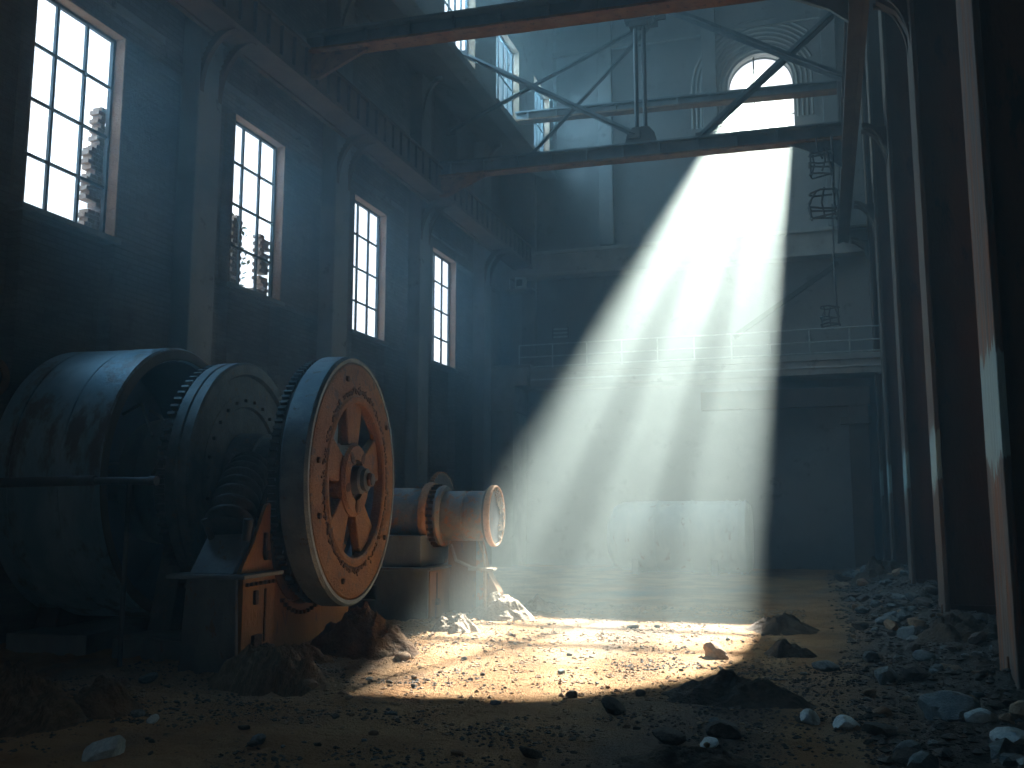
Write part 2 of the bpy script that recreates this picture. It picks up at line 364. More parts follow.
# ------------------------------------------------------------------ cross beams and bracing
def cross_beam(y, zl, zr, label, h=.46, depth=.42, haunch=True):
    x0, x1 = (-11.75 if haunch else CX+.01), 1.0
    t = thing('cross_beam', label, 'roof beam', (x0, y, zl)); L = x1-x0; k = (zr-zl)/L
    def pr(mb, a, b, y0, y1): mb.prism([(0, a), (L, a+k*L), (L, b+k*L), (0, b)], 1, y0, y1)
    m = MB(); pr(m, .06, h-.06, -.03, .03); m.build('web', 'blue_steel', t)
    m = MB(); pr(m, h-.06, h, -depth/2, depth/2); m.build('top_flange', 'blue_steel', t)
    m = MB(); pr(m, 0, .06, -depth/2, depth/2); m.build('bottom_flange', 'rust_flange', t)
    m = MB(); x = .5
    while x < L-.2:
        for s in (-1, 1): m.cbox((x, s*.10, k*x+h/2), (.05, .14, h-.12))
        x += 1.15
    m.build('stiffener', 'blue_steel', t)
    if haunch:
        m = MB(); m.prism([(.1, -.62), (.35, -.66), (1.9, 0), (.1, 0)], 1, -.05, .05); m.build('haunch', 'rust_flange', t)
        m = MB(); zz = k*L; m.prism([(L-1.6, zz-k*1.6), (L-.5, zz-.5), (L-.12, zz-.85), (L-.12, zz)], 1, -.05, .05); m.build('haunch', 'blue_steel', t)
    return t
B1Y, B2Y, B3Y = 19.6, 28.0, 33.6
cross_beam(B1Y, 13.42, 13.02, 'nearest riveted cross beam with orange underside, high across the top of the photo', h=.5, depth=.5)
cross_beam(B2Y, 13.12, 12.88, 'middle cross beam carrying the upright post and the crossed braces', h=.5)
cross_beam(B3Y, 17.2, 16.78, 'farthest thin cross beam passing in front of the round-headed opening', h=.38, haunch=False)
def brace(label, a, b, w=.14, h=.14, m='blue_steel'):
    a, b = Vector(a), Vector(b)
    t = thing('diagonal_brace', label, 'brace', a); d = b-a
    q = MB(); beam(q, (0,0,0), d, w, .03); beam(q, (0,0,0), d, .03, h); q.build('angle_bar', m, t)
    for e in (Vector((0,0,0)), d):
        g = MB(); g.cbox(e, (.34, .05, .26)); g.build('gusset_plate', 'dark_steel', t, bevel=.01)
brace('brace rising from middle beam to right girder, one arm of the big X', (-3.1, 28, 13.5), (1.15, 28.0, 17.05), .26, .26)
brace('brace falling from the post top to the right girder, other arm of the big X', (-4.4, 27.7, 17.85), (1.15, 27.7, 14.55), .26, .26)
brace('long brace rising from the left wall behind the nearest beam', (-11.4, 28.3, 14.85), (-4.3, 28.3, 17.75))
brace('brace falling from the clerestory windows down to the foot of the post', (-10.78, 27.8, 17.25), (-5.1, 27.8, 13.75), .18, .18)
brace('thin bright brace rising from the middle beam to the top of the post', (-9.0, 28.6, 13.5), (-4.6, 28.6, 17.7), .12, .12)
t = thing('truss_post', 'upright double-rod post standing on the middle cross beam', 'post', (-4.93, 28, 13.45))
for s in (-1, 1):
    m = MB(); m.lathe([(0, .07), (4.2, .07)], Matrix.Translation((s*.13, 0, 0)) @ Matrix.Rotation(-PI/2, 4, 'Y'), 12); m.build('rod', 'dark_steel', t, smooth=40)
m = MB(); m.prism([(-.5, 0), (.5, 0), (.42, .35), (.25, .55), (-.25, .55), (-.42, .35)], 1, -.16, .16); m.build('shoe', 'dark_steel', t, bevel=.03)
m = MB(); m.cbox((0,0,4.15), (.9,.35,.2)); m.cbox((0,0,3.95), (.6,.3,.2)); m.build('cap_plate', 'dark_steel', t, bevel=.02)

# ------------------------------------------------------------------ right-hand columns
def column(x, y0, y1, label, edge, m):
    t = thing('steel_column', label, 'column', (x, y0, 0), 0); D = y1-y0; top = TOP
    MB().box(0, .09, 0, D, -.3, top).build('aisle_flange', edge, t, bevel=.015)
    MB().box(.09, 1.75, D*.5-.04, D*.5+.04, -.3, top).build('web', m, t)
    MB().box(1.75, 1.85, 0, D, -.3, top).build('rear_flange', m, t, bevel=.015)
    b = MB(); arc_bracket(b, 0, 11.3, -.62, 12.56, D*.5-.28, D*.5-.2, .1); arc_bracket(b, 0, 11.3, -.62, 12.56, D*.5+.2, D*.5+.28, .1)
    b.prism([(0.02, 11.7), (-.2, 12.25), (-.58, 12.56), (0.02, 12.56)], 1, D*.5-.1, D*.5+.1)
    b.build('curved_bracket', 'girder_steel', t)
    MB().box(-.02, 1.0, D*.5-.12, D*.5-.04, 0, .0+.5).build('base_plate', m, t)
    return t
for (y0, y1, lab, e) in ((12.35, 13.55, 'nearest tall rusty column at the right edge, with a long patch of pale peeling paint', 'column_edge'),
                     (19.2, 20.2, 'second column from the right edge, narrow pale paint patch on its edge', 'column_edge_plain'),
                     (26.1, 27.1, 'third rust brown column along the right side', 'column_edge_plain'),
                     (33.0, 33.9, 'fourth slender dark column along the right side', 'column_edge_plain'),
                     (37.6, 38.4, 'farthest column on the right, against the end wall', 'column_edge_plain')):
    column(2.0, y0, y1, lab, e, 'column_brown')
# timber ribs high on the right wall between the columns
for k, (x, y) in enumerate(((3.3, 22.3), (3.3, 24.5), (3.3, 29.2), (3.3, 31.3), (3.3, 35.2))):
    o = MB().box(-.1, .1, -.12, .12, 0, TOP-.05).build('timber_post', 'timber', loc=(x, y, 0), bevel=.02)
    tag(o, ['timber post between second and third columns, the nearer one', 'timber post between second and third columns, the farther one', 'timber post between third and fourth columns, the nearer one', 'timber post between third and fourth columns, the farther one', 'timber post between the fourth and the farthest columns'][k], 'post', 'timber posts behind the columns')

# ------------------------------------------------------------------ hanging tackle at right
def wire_cage(x, y, z, s, label):
    rc = random.Random(label); J = lambda k=.07: rc.uniform(-k, k)*s
    t = thing('hanging_wire_cage', label, 'cage', (x, y, z)); r = .012*s+.018
    m = MB()
    for zz in (0, .3*s, .72*s):
        q = [(-.34*s+J(), -.2*s, zz+J()), (-.1*s, -.24*s, zz+J(.1)), (.3*s+J(), -.2*s, zz+J(.1)), (.36*s, .0, zz+J()), (.28*s+J(), .2*s, zz+J()), (-.3*s+J(), .2*s, zz+J(.1)), (-.4*s, .0, zz+J())]
        m.tube(q+[q[0]], r, 6)
    m.build('hoop', 'dark_steel', t)
    m = MB()
    for (a, b) in ((-.42,-.2), (.38,-.2), (.38,.2), (-.42,.2), (0,-.2)): m.tube([(a*s*.85, b*s, J()), (a*s*.8+J(.12), b*s, .4*s), (a*s*.6+J(.1), b*s, .78*s+J(.1))], r, 6)
    m.build('wire', 'dark_steel', t)
    return t
wire_cage(.35, 27.5, 10.45, 1.0, 'bent black wire cage hanging below the middle beam by the right girder')
wire_cage(.32, 27.5, 11.75, .85, 'tangled wire frame directly under the right end of the middle beam')
wire_cage(.45, 33.0, 8.4, .8, 'faint wire cage hanging lowest in the haze by the right columns')
m = MB(); m.tube([(.62, 27.6, 12.9), (.63, 27.6, 12.0), (.60, 27.6, 11.3), (.62, 27.6, 10.8)], .035, 8); m.tube([(.2, 27.5, 12.85), (.22, 27.5, 12.5), (.35, 27.5, 12.2)], .025, 8)
tag(m.build('hanging_cable', 'dark_steel'), 'dark cable dropping from the right end of the middle beam to the wire cage', 'cable')
m = MB(); m.tube([(.66, 33.1, 12.6), (.64, 33.1, 10.5), (.66, 33.1, 9.0)], .035, 8)
tag(m.build('hanging_cable', 'dark_steel'), 'long dark cable beside the right girder ending at the lowest wire cage', 'cable')

# ------------------------------------------------------------------ gallery at the far end
GX0, GX1, GY, GZ = -12.0, 2.6, 37.3, 8.1
t = thing('gallery', 'concrete gallery across the far end wall, below the railing', 'gallery', (0, GY, GZ))
MB().box(GX0, GX1, 0, BY-GY-.02, -.22, 0).build('deck', 'concrete', t, bevel=.02)
MB().box(GX0+.1, GX1, .08, BY-GY-.02, -.75, -.22).build('edge_beam', 'concrete', t, bevel=.02)
MB().box(GX0+.1, GX1, .02, .08, -.5, -.44).build('edge_moulding', 'rail_paint', t)
t = thing('corbel_pier', 'stepped concrete pier at the left end of the far gallery', 'pier', (-12.55, 36.9, 0))
m = MB(); m.prism([(-.4, 6.3), (.62, 6.3), (.62, 7.35), (1.15, 7.35), (1.15, 8.1), (-.4, 8.1)], 1, 0, 1.9); m.build('corbel', 'concrete', t, bevel=.02)
MB().box(-.4, 1.3, -.08, 1.95, 8.1, 8.22).build('cap', 'concrete', t, bevel=.02)
MB().box(-.4, .5, .1, 2.0, -.2, 6.3).build('shaft', 'concrete', t)
t = thing('railing', 'pale tube railing along the edge of the far gallery', 'railing', (GX0+.1, GY+.1, GZ))
for z in (1.0, .5, .08):
    m = MB(); m.tube([(0, 0, z), (GX1-GX0-.2, 0, z)], .03, 8); m.build('rail', 'rail_paint', t)
x = 0.0
while x < GX1-GX0:
    m = MB(); m.tube([(x, 0, 0), (x, 0, 1.0)], .03, 8); m.build('post', 'rail_paint', t); x += 1.45
t = thing('portal_frame', 'heavy dark lintel and jamb under the right end of the far gallery', 'frame', (-1.5, 37.9, 0))
MB().box(-3.0, 3.3, 0, .5, 6.2, 6.9).build('lintel', 'girder_steel', t)
MB().box(2.5, 3.2, .05, .55, 0, 6.2).build('jamb', 'girder_steel', t)
MB().box(2.2, 3.3, -.1, .5, 5.5, 5.75).build('bracket', 'girder_steel', t)
m = MB(); beam(m, (-3.2, 38.6, 9.2), (.9, 38.6, 11.9), .18, .18)
tag(m.build('stair_stringer', 'dark_steel'), 'dark sloping beam on the far wall above the gallery, right of the light', 'beam')
t = thing('wall_lamp', 'small boxed lamp on a bracket high at the left of the far wall', 'lamp', (-12.1, BY-.75, 11.75))
m = MB(); m.prism([(-.22, 0), (.22, 0), (.26, .45), (-.2, .5)], 1, -.16, .16); m.build('housing', 'rail_paint', t, bevel=.02)
MB().box(-.13, .13, -.18, -.15, .1, .38).build('lens', 'frame_dark', t)
MB().box(-.6, .6, -.25, .45, -.12, -.04).build('shelf', 'concrete', t, bevel=.01)
m = MB(); m.tube([(-.5, 0, -.05), (-.5, 0, .55), (-.4, .3, .6)], .025, 6); m.build('conduit', 'rail_paint', t)
t = thing('louvre_vent', 'small slatted vent on the far wall above the railing', 'vent', (-10.5, BY-.06, 9.65))
for z in (0, .17, .34): MB().box(-.32, .32, -.06, .05, z, z+.06).build('slat', 'rail_paint', t)
for s in (-1, 1): MB().box(s*.34-.02, s*.34+.02, -.07, .05, -.05, .45).build('frame_side', 'dark_steel', t)

# ------------------------------------------------------------------ far tank
t = thing('storage_tank', 'pale horizontal tank lying on the floor in the light beam at the far end', 'tank', (-4.95, 35.3, 1.32))
prof = [(-2.75, 0), (-2.74, .4), (-2.68, .75), (-2.5, 1.08), (-2.2, 1.24), (-1.7, 1.28), (1.6, 1.28), (2.3, 1.27), (2.42, 1.15), (2.45, 0)]
MB().lathe(prof, n=56).build('shell', 'tank_white', t, smooth=40)
for x in (-.9, .35, 1.6, 2.05, 2.25):
    MB().lathe([(x-.03, 1.2), (x-.03, 1.31), (x+.03, 1.31), (x+.03, 1.2)], n=56).build('band', 'tank_white', t, smooth=40)
for x in (-1.6, 1.2):
    m = MB(); m.prism([(-1.1, -1.35), (1.1, -1.35), (1.0, -.75), (.6, -1.1), (0, -1.24), (-.6, -1.1), (-1.0, -.75)], 0, x-.12, x+.12); m.build('saddle', 'concrete', t)

# ------------------------------------------------------------------ the big winding machine
AL = math.radians(7); ca, sa = math.cos(AL), math.sin(AL)
HZ = 2.74
mach = thing('winding_engine', 'huge rusting winding engine with orange spoked flywheel, disc and blue drum, at the left', 'machine', (-7.52, 14.54, 0), AL)
T0 = Matrix.Translation((0, 0, HZ))
FR = 2.09; FW = .46
# flywheel: rim, face ring, spokes, hub
fly = MB(); fly.lathe([(-FW, 1.52), (-FW, FR-.05), (-FW+.04, FR), (-.05, FR), (-.0, FR-.04), (0, FR-.10), (-.14, FR-.12), (-.14, 1.46)], T0, 96, closed=True)
fly = fly.build('flywheel', 'wheel_rim', mach, smooth=30)
m = MB(); m.lathe([(-.05, 1.34), (-.02, FR-.13), (.0, FR-.12), (.02, FR-.2), (.02, 1.52), (.0, 1.45), (-.05, 1.37), (-.40, 1.34), (-.40, 1.3), (-.02, 1.3), (.05, 1.34), (.05, 1.40), (.03, 1.42), (-.05, 1.38)][0:0] or
                    [(-.14, 1.30), (.02, 1.30), (.045, 1.33), (.045, 1.40), (.02, 1.44), (.02, FR-.22), (.0, FR-.14), (-.05, FR-.10), (-.14, FR-.10)], T0, 96, closed=True)
m.build('face_ring', 'wheel_orange', fly, smooth=30)
for k in range(5):
    a = PI/2+2*PI*k/5; q = T0 @ Matrix.Rotation(a-PI/2, 4, 'X')
    m = MB(); m.prism([(-.17, .25), (.17, .25), (.24, .62), (.40, 1.34), (-.40, 1.34), (-.24, .62)], 0, -.22, -.06, q)
    m.prism([(-.06, .3), (.06, .3), (.06, 1.33), (-.06, 1.33)], 0, -.34, -.22, q)
    m.build('spoke', 'wheel_orange', fly, bevel=.03)
m = MB(); m.lathe([(-.40, .62), (-.03, .62), (.02, .57), (.02, .34), (-.40, .34)], T0, 64, closed=True); m.build('hub_plate', 'wheel_orange', fly, smooth=30)
for k in range(5):
    a = PI/2+2*PI*(k+.5)/5; q = T0 @ Matrix.Rotation(a-PI/2, 4, 'X')
    m = MB(); m.prism([(.07*math.cos(b), .44+.11*math.sin(b)) for b in [2*PI*i/16 for i in range(16)]], 0, .0, .028, q); m.build('hub_slot', 'rust_chip', fly)
m = MB(); m.lathe([(-.5, .24), (.10, .24), (.12, .22), (.13, .19), (.20, .19), (.21, .17), (.22, .10), (.30, .10), (.31, .08), (.31, 0)], T0, 40); m.build('hub_boss', 'dark_steel', fly, smooth=30)
m = MB(); m.prism([(.13*math.cos(PI/3*i), .13*math.sin(PI/3*i)) for i in range(6)], 0, .225, .28, T0); m.build('hub_nut', 'rust_flange', fly, bevel=.01)
# corroded edge of scale round the ring, bolts
RR = random.Random(3)
m = MB()
for i in range(520):
    a = RR.uniform(0, 2*PI); rr = 1.46+abs(RR.gauss(0, .045)); s = RR.uniform(.008, .032)
    if RR.random() < .3: a = RR.choice((PI*.5, PI*1.5, PI*1.25, .15))+RR.gauss(0, .25)
    c = Vector((.03, rr*math.cos(a), HZ+rr*math.sin(a)))
    m.prism([(c.y+1.3*s*RR.uniform(.6,1.2)*math.cos(b), c.z+s*RR.uniform(.6,1.2)*math.sin(b)) for b in [2*PI*j/6 for j in range(6)]], 0, .01, .028+s*.25)
m.build('corrosion_scale', 'rust_chip', fly, kind='stuff')
for a in (35, 110, 172, 200, 250, 325):
    a = math.radians(a); m = MB(); c = (1.75*math.cos(a), HZ+1.75*math.sin(a))
    m.prism([(c[0]+.05*math.cos(PI/3*i), c[1]+.05*math.sin(PI/3*i)) for i in range(6)], 0, .0, .06); m.build('bolt', 'rust_chip', fly)
# toothed ring on the back of the flywheel
def teeth(r, n, x0, x1, h, T=T0):
    m = MB()
    for i in range(n):
        q = T @ Matrix.Rotation(2*PI*i/n, 4, 'X'); w_ = PI*r/n*.5
        m.prism([(-w_, r-.03), (w_, r-.03), (w_*.6, r+h), (-w_*.6, r+h)], 0, x0, x1, q)
    return m
MB().lathe([(-.66, 1.75), (-.66, FR-.10), (-FW, FR-.10), (-FW, 1.75)], T0, 96, closed=True).build('gear_ring', 'dark_steel', fly, smooth=30)
teeth(FR-.10, 110, -.65, -.53, .06).build('gear_teeth', 'dark_steel', fly)
# brake disc
D2 = -1.95; DR = 2.04
disc = MB().lathe([(D2-.42, 1.45), (D2-.42, DR-.06), (D2-.38, DR), (D2-.22, DR), (D2-.2, DR-.04), (D2-.18, DR), (D2-.03, DR), (D2, DR-.04), (D2, DR-.2), (D2-.06, DR-.24), (D2-.06, 1.45)], T0, 96, closed=True).build('brake_disc', 'disc_iron', mach, smooth=30)
MB().lathe([(D2-.3, .3), (D2-.10, .3), (D2-.10, 1.25), (D2-.05, 1.28), (D2-.05, 1.5), (D2-.3, 1.5)], T0, 80, closed=True).build('disc_face', 'disc_iron', disc, smooth=30)
for i in range(26):
    a = 2*PI*i/26; MB().cbox((D2-.03, 1.38*math.cos(a), HZ+1.38*math.sin(a)), (.06, .05, .05)).build('bolt', 'dark_steel', disc)
teeth(DR-.12, 84, D2-.56, D2-.43, .11).build('gear_teeth', 'dark_steel', disc)
MB().lathe([(D2-.58, 1.5), (D2-.58, DR-.12), (D2-.42, DR-.12), (D2-.42, 1.5)], T0, 80, closed=True).build('gear_ring', 'dark_steel', disc, smooth=30)
# shaft with stepped collar and ribs between disc and flywheel
pr = [(-5.15, .34), (D2-.2, .34), (D2-.1, .82), (D2+.35, .80), (D2+.36, .74), (D2+.62, .74)]
for i in range(5): x = D2+.66+i*.1; pr += [(x, .78), (x+.05, .78), (x+.055, .68), (x+.09, .68)]
pr += [(-.7, .66), (-.7, .3), (-.3, .3)]
MB().lathe(pr, T0, 56).build('shaft', 'disc_iron', mach, smooth=30)
# drum
DX0, DX1, RD = -5.2, -3.25, 2.33
drum = MB().lathe([(DX0, RD-.15), (DX0, RD-.02), (DX0+.03, RD), (DX0+.35, RD), (DX0+.36, RD-.02), (DX0+.38, RD-.02), (DX0+.39, RD), (DX1-.72, RD), (DX1-.71, RD-.025), (DX1-.685, RD-.025), (DX1-.68, RD+.01), (DX1-.03, RD+.01), (DX1, RD-.02), (DX1, RD-.2), (DX1-.04, RD-.22), (DX1-1.5, RD-.22), (DX1-1.5, RD-.3), (DX0, RD-.3)], T0, 112, closed=True).build('drum', 'drum_blue', mach, smooth=30)
MB().lathe([(DX1-1.46, .3), (DX1-1.44, RD-.21), (DX1-.06, RD-.21), (DX1-.06, RD-.235), (DX1-1.40, RD-.235), (DX1-1.40, .3)], T0, 96, closed=True).build('drum_lining', 'drum_lining', drum, smooth=30)
MB().lathe([(DX1+.002, RD-.2), (DX1+.02, RD-.18), (DX1+.02, RD-.03), (DX1+.002, RD-.015)], T0, 112, closed=True).build('drum_lip', 'girder_steel', drum, smooth=30)
m = MB(); m.lathe([(DX1-.55, .3), (DX1-.55, 1.05), (DX1-.3, 1.1), (DX1-.2, 1.1), (DX1-.15, 1.0), (DX1-.15, .3)], T0, 56, closed=True); m.build('inner_flange', 'base_grey', drum, smooth=30)
m = MB(); m.lathe([(DX1-.12, .35), (DX1+.05, .95), (DX1+.15, .95), (DX1+.5, .6), (DX1+.85, .6), (DX1+.9, .35)], T0, 48, closed=True); m.build('clutch', 'dark_steel', mach, smooth=30)
for k, pts in enumerate(([(DX1+.1, -.3, HZ+1.3), (DX1+.4, -.6, HZ+1.55), (DX1+.8, -.7, HZ+1.5), (DX1+.95, -.9, HZ+1.2)],
            [(DX1-.6, -.9, HZ+1.1), (DX1-.2, -1.0, HZ+1.25), (DX1+.1, -1.1, HZ+.7)],
            [(DX1-.4, -.4, HZ+1.2), (DX1+.1, -.9, HZ+1.05), (DX1+.6, -1.2, HZ+.5), (DX1+.8, -1.4, HZ-.2)],
            [(DX1+.3, -1.5, HZ-.1), (DX1+.55, -1.6, HZ+.25), (DX1+.75, -1.5, HZ+.1), (DX1+.7, -1.4, HZ-.5)])):
    MB().tube(pts, .03, 8).build('pipe', 'rail_paint' if k == 0 else 'dark_steel', mach, smooth=60)
# bedplate wall behind the flywheel with the cut-out for the gear
m = MB(); pts = [(-2.0, -.25), (-2.0, 1.55)]
for i in range(15):
    a = PI+PI*i/14; pts.append((1.25*math.cos(a)-.25, 1.75+1.05*math.sin(a)))
pts += [(1.9, 1.55), (1.9, -.25)]
m.prism([(p[0], p[1]) for p in pts], 0, -1.05, -.80); m.build('bed_wall', 'base_orange', mach, bevel=.015)
for i in range(4, 11):
    for h_ in (0, .5):
        a = PI+PI*(i+h_)/14; MB().cbox((-.76, 1.38*math.cos(a)-.25, 1.75+1.18*math.sin(a)), (.06, .06, .06)).build('bolt', 'rust_chip', mach)
m = MB(); m.lathe([(-1.12, .1), (-1.12, 1.0), (-.9, 1.02), (-.88, .1)], Matrix.Translation((0, -.25, 1.78)), 56, closed=True); m.build('gear_guard', 'rust_flange', mach, smooth=30)
# front pier: square casing, ledge, sloping top, gusset
ped = MB(); X0, X1, Y0, Y1 = -1.38, -.58, -2.95, -1.92
ped.add([(X0-.06,Y0-.05,-.25),(X1+.03,Y0-.05,-.25),(X1,Y1,-.25),(X0,Y1,-.25),(X0,Y0,1.28),(X1-.04,Y0,1.28),(X1-.04,Y1,1.28),(X0,Y1,1.28)], [(0,1,2,3),(4,5,6,7),(0,1,5,4),(1,2,6,5),(2,3,7,6),(3,0,4,7)])
ped = ped.build('pedestal', 'base_grey', mach, bevel=.02)
MB().box(X1-.035, X1+.045, Y0+.04, Y1+.02, -.25, 1.27).build('side_plate', 'base_orange', ped, bevel=.01)
MB().box(X0-.25, X1+.14, Y0-.12, Y1+.12, 1.28, 1.34).build('ledge', 'base_grey', ped, bevel=.015)
m = MB(); m.prism([(Y0+.05, 1.34), (Y1-.05, 1.34), (Y1-.05, 2.35), (Y1-.2, 2.3), (Y0+.45, 1.75)], 0, X1-.08, X1-.02); m.build('gusset', 'base_orange', ped, bevel=.01)
m = MB(); m.prism([(Y0+.02, 1.34), (Y1-.05, 1.34), (Y1-.05, 1.95), (Y0+.5, 1.85)], 0, X0+.02, X1-.1); m.build('sloping_cover', 'base_grey', ped, bevel=.03)
m = MB(); m.box(X1+.045, X1+.065, -2.25, -2.19, .35, 1.1); m.box(X1+.045, X1+.09, -2.6, -2.5, .9, 1.1); m.box(X1+.045, X1+.1, -2.62, -2.38, .3, .48); m.build('latch', 'rust_chip', ped, bevel=.01)
m = MB(); m.box(X1-.02, X1+.03, -2.2, -2.13, 1.55, 1.9); m.box(X1-.02, X1+.05, -2.18, -2.05, 1.5, 1.64); m.build('latch', 'rust_chip', ped, bevel=.01)
m = MB()
for i in range(7): MB().cbox((X1+.06, Y0+.14+i*.14, 1.19), (.05, .06, .05)).build('rivet', 'rust_chip', ped)
# ribbed bellows from the shaft collar down to the pier
pts = []; rad = []
N = 96
for i in range(N+1):
    u = i/N; pts.append((-1.32+.25*u, -1.25-1.15*u, 2.86-.92*u+.12*math.sin(u*PI))); rad.append(.28+.02*u+.06*math.sin(u*2*PI*8))
m = MB(); m.tube(pts, .3, 20, rad=rad); m.build('bellows', 'black_rubber', mach, smooth=80)
MB().tube([(X0+.1, Y0+.5, 1.8), (X0+.02, Y0+.4, 2.1)], .05, 10).build('clamp', 'dark_steel', mach, smooth=50)
MB().tube([(X1-.16, Y0+.5, 1.8), (X1-.12, Y0+.45, 2.1)], .07, 10).build('clamp', 'dark_steel', mach, smooth=50)
# bearing block under the drum and bed behind
MB().box(-5.0, -3.6, -1.9, 2.0, -.25, .32).build('bed_plate', 'base_grey', mach)
for x in (-4.95, -2.9):
    m = MB(); m.prism([(-1.2, -.2), (1.2, -.2), (.5, HZ-.25), (-.5, HZ-.25)], 0, x-.2, x+.2); m.build('bearing_stand', 'dark_steel', mach, bevel=.02)
# handrail in front of the drum
t = thing('guard_rail', 'dark pipe rail running in front of the blue drum', 'railing', (-11.4, 11.35, 0))
m = MB(); m.tube([(-1.58, 0, 2.63), (1.3, 0, 2.655)], .075, 12); m.tube([(1.25, 0, 2.65), (2.3, 0, 2.64)], .055, 12); m.lathe([(0, .07), (.1, .07)], Matrix.Translation((2.27, 0, 2.64)), 12); m.build('rail', 'dark_steel', t, smooth=50)
for x in (-1.5, 1.9):
    MB().tube([(x, .0, -.1), (x, 0, 2.6)], .035, 10).build('post', 'dark_steel', t, smooth=50)
o = MB().box(-1.35, .0, 0, 1.3, -.1, .30); o.box(-1.3, -.05, .05, .9, .3, .34)
tag(o.build('plinth_slab', 'base_grey', bevel=.03, loc=(-8.98, 12.15, 0)), 'low grey slab on the floor left of the engine pier', 'plinth')
# partial wheel rim at far left edge
t = thing('pulley_wheel', 'small brown pulley wheel on the left wall just above the drum, at the photo edge', 'wheel', (WX, 11.9, 4.38))
MB().lathe([(.14, .2), (.14, .33), (.18, .29), (.22, .29), (.26, .33), (.26, .2)], n=40, closed=True).build('rim', 'rust_flange', t, smooth=30)
MB().lathe([(.17, .04), (.17, .22), (.23, .22), (.23, .04)], n=32, closed=True).build('disc', 'dark_steel', t, smooth=30)
MB().lathe([(-.05, .05), (.3, .05)], n=16).build('axle', 'dark_steel', t, smooth=30)

# ------------------------------------------------------------------ second machine (pump)
PZ = 2.12; py = 19.2
pump = thing('pump', 'smaller rusty horizontal pump on an orange pedestal, behind the flywheel', 'pump', (-8.0, py, 0), math.radians(3))
T1 = Matrix.Translation((0, 0, PZ))
MB().lathe([(-2.2, 0), (-2.2, .55), (-1.9, .60), (-.22, .60), (-.12, .56), (-.12, 0)], T1, 56).build('casing', 'pump_steel', pump, smooth=30)
MB().lathe([(-.17, .3), (-.17, .70), (-.08, .72), (0, .70), (0, .3)], T1, 64, closed=True).build('flange', 'pump_flange', pump, smooth=30)
MB().lathe([(.12, .3), (.12, .64), (.2, .66), (.27, .62), (.27, .3)], T1, 64, closed=True).build('flange', 'pump_steel', pump, smooth=30)
m = MB()
for i in range(28):
    a = 2*PI*i/28; m.cbox((.06, .64*math.cos(a), PZ+.64*math.sin(a)), (.16, .06, .06), )
m.build('bolts', 'rust_chip', pump)
MB().lathe([(0, .2), (0, .53), (.72, .53), (.74, .50), (.78, .50), (.80, .53), (1.28, .52), (1.28, .2)], T1, 56, closed=True).build('outlet_pipe', 'pump_steel', pump, smooth=30)
MB().lathe([(1.24, .4), (1.24, .60), (1.27, .645), (1.35, .65), (1.38, .63), (1.38, .60), (1.34, .59), (1.34, .4)], T1, 64, closed=True).build('outlet_flange', 'pump_flange', pump, smooth=30)
m = MB(); m.lathe([(1.36, 0), (1.36, .3), (1.35, .595), (1.2, .595), (1.2, 0)], T1, 40); m.build('end_plate', 'dark_steel', pump, smooth=30)
m = MB(); RR = random.Random(11)
for i in range(170):
    a = RR.uniform(-1.2, PI*.6); rr = .58*math.sqrt(RR.uniform(.15, 1)); s = RR.uniform(.012, .032)
    c = Vector((1.365, rr*math.cos(a), PZ+rr*math.sin(a))); m.cbox(c, (s*1.5, s, s), None)
m.build('corrosion_scale', 'dust_pale', pump, kind='stuff')
MB().box(-.45, -.2, -.12, .12, PZ+.55, PZ+.70).build('lug', 'pump_steel', pump, bevel=.02)
m = MB(); m.lathe([(-.25, .1), (-.25, .98), (-.15, 1.0), (-.15, .1)], Matrix.Translation((.05, .75, PZ-.05)), 64, closed=True); m.build('gear_wheel', 'dark_steel', pump, smooth=30)
teeth(.98, 60, -.25, -.15, .05, Matrix.Translation((.05, .75, PZ-.05))).build('gear_teeth', 'pump_flange', pump)
MB().box(-.95, .2, -1.0, .9, -.2, 1.02).build('pedestal_front', 'base_grey', pump, bevel=.02)
MB().box(.205, .235, -.98, .9, -.2, 1.0).build('side_plate', 'base_orange', pump, bevel=.01)
MB().box(-1.1, .28, -1.08, .95, 1.02, 1.07).build('ledge', 'base_grey', pump, bevel=.01)
MB().box(-.85, .0, -.9, .6, 1.07, 1.72).build('upper_casing', 'base_grey', pump, bevel=.02)
m = MB(); m.prism([(.2, -.1), (1.35, -.1), (1.35, .5), (1.05, 1.0), (.9, 1.66), (.2, 1.6)], 1, .25, .6); m.build('support_web', 'base_orange', pump, bevel=.015)
MB().box(.88, 1.05, .1, .25, -.1, 1.62).build('support_leg', 'pump_steel', pump, bevel=.01)
m = MB(); m.tube([(.45, -.3, 1.52), (.6, -.4, 1.2), (.95, -.4, 1.05), (1.15, -.35, 1.02)], .035, 8); m.tube([(1.05, -.3, 1.6), (1.15, -.3, 1.35), (1.2, -.3, 1.05)], .022, 8); m.build('drain_pipe', 'dust_pale', pump, smooth=60)
MB().cbox((1.15, -.3, 1.02), (.55, .3, .05)).build('drip_tray', 'dust_pale', pump, bevel=.01)
MB().tube([(1.2, -.3, 0), (1.2, -.3, 1.0)], .035, 8).build('tray_leg', 'dust_pale', pump, smooth=60)
m = MB(); m.box(.24, .255, -.6, -.56, .35, .95); m.box(.24, .29, -.65, -.52, .3, .42); m.build('latch', 'rust_chip', pump)
t = thing('service_steps', 'short dark metal steps between the flywheel and the pump pedestal', 'steps', (-10.0, 19.0, 0))
for i in range(3): MB().box(-.9, .7, i*.3, i*.3+.28, -.1 if i == 0 else i*.3, .3+i*.3).build('step', 'base_grey', t, bevel=.02)

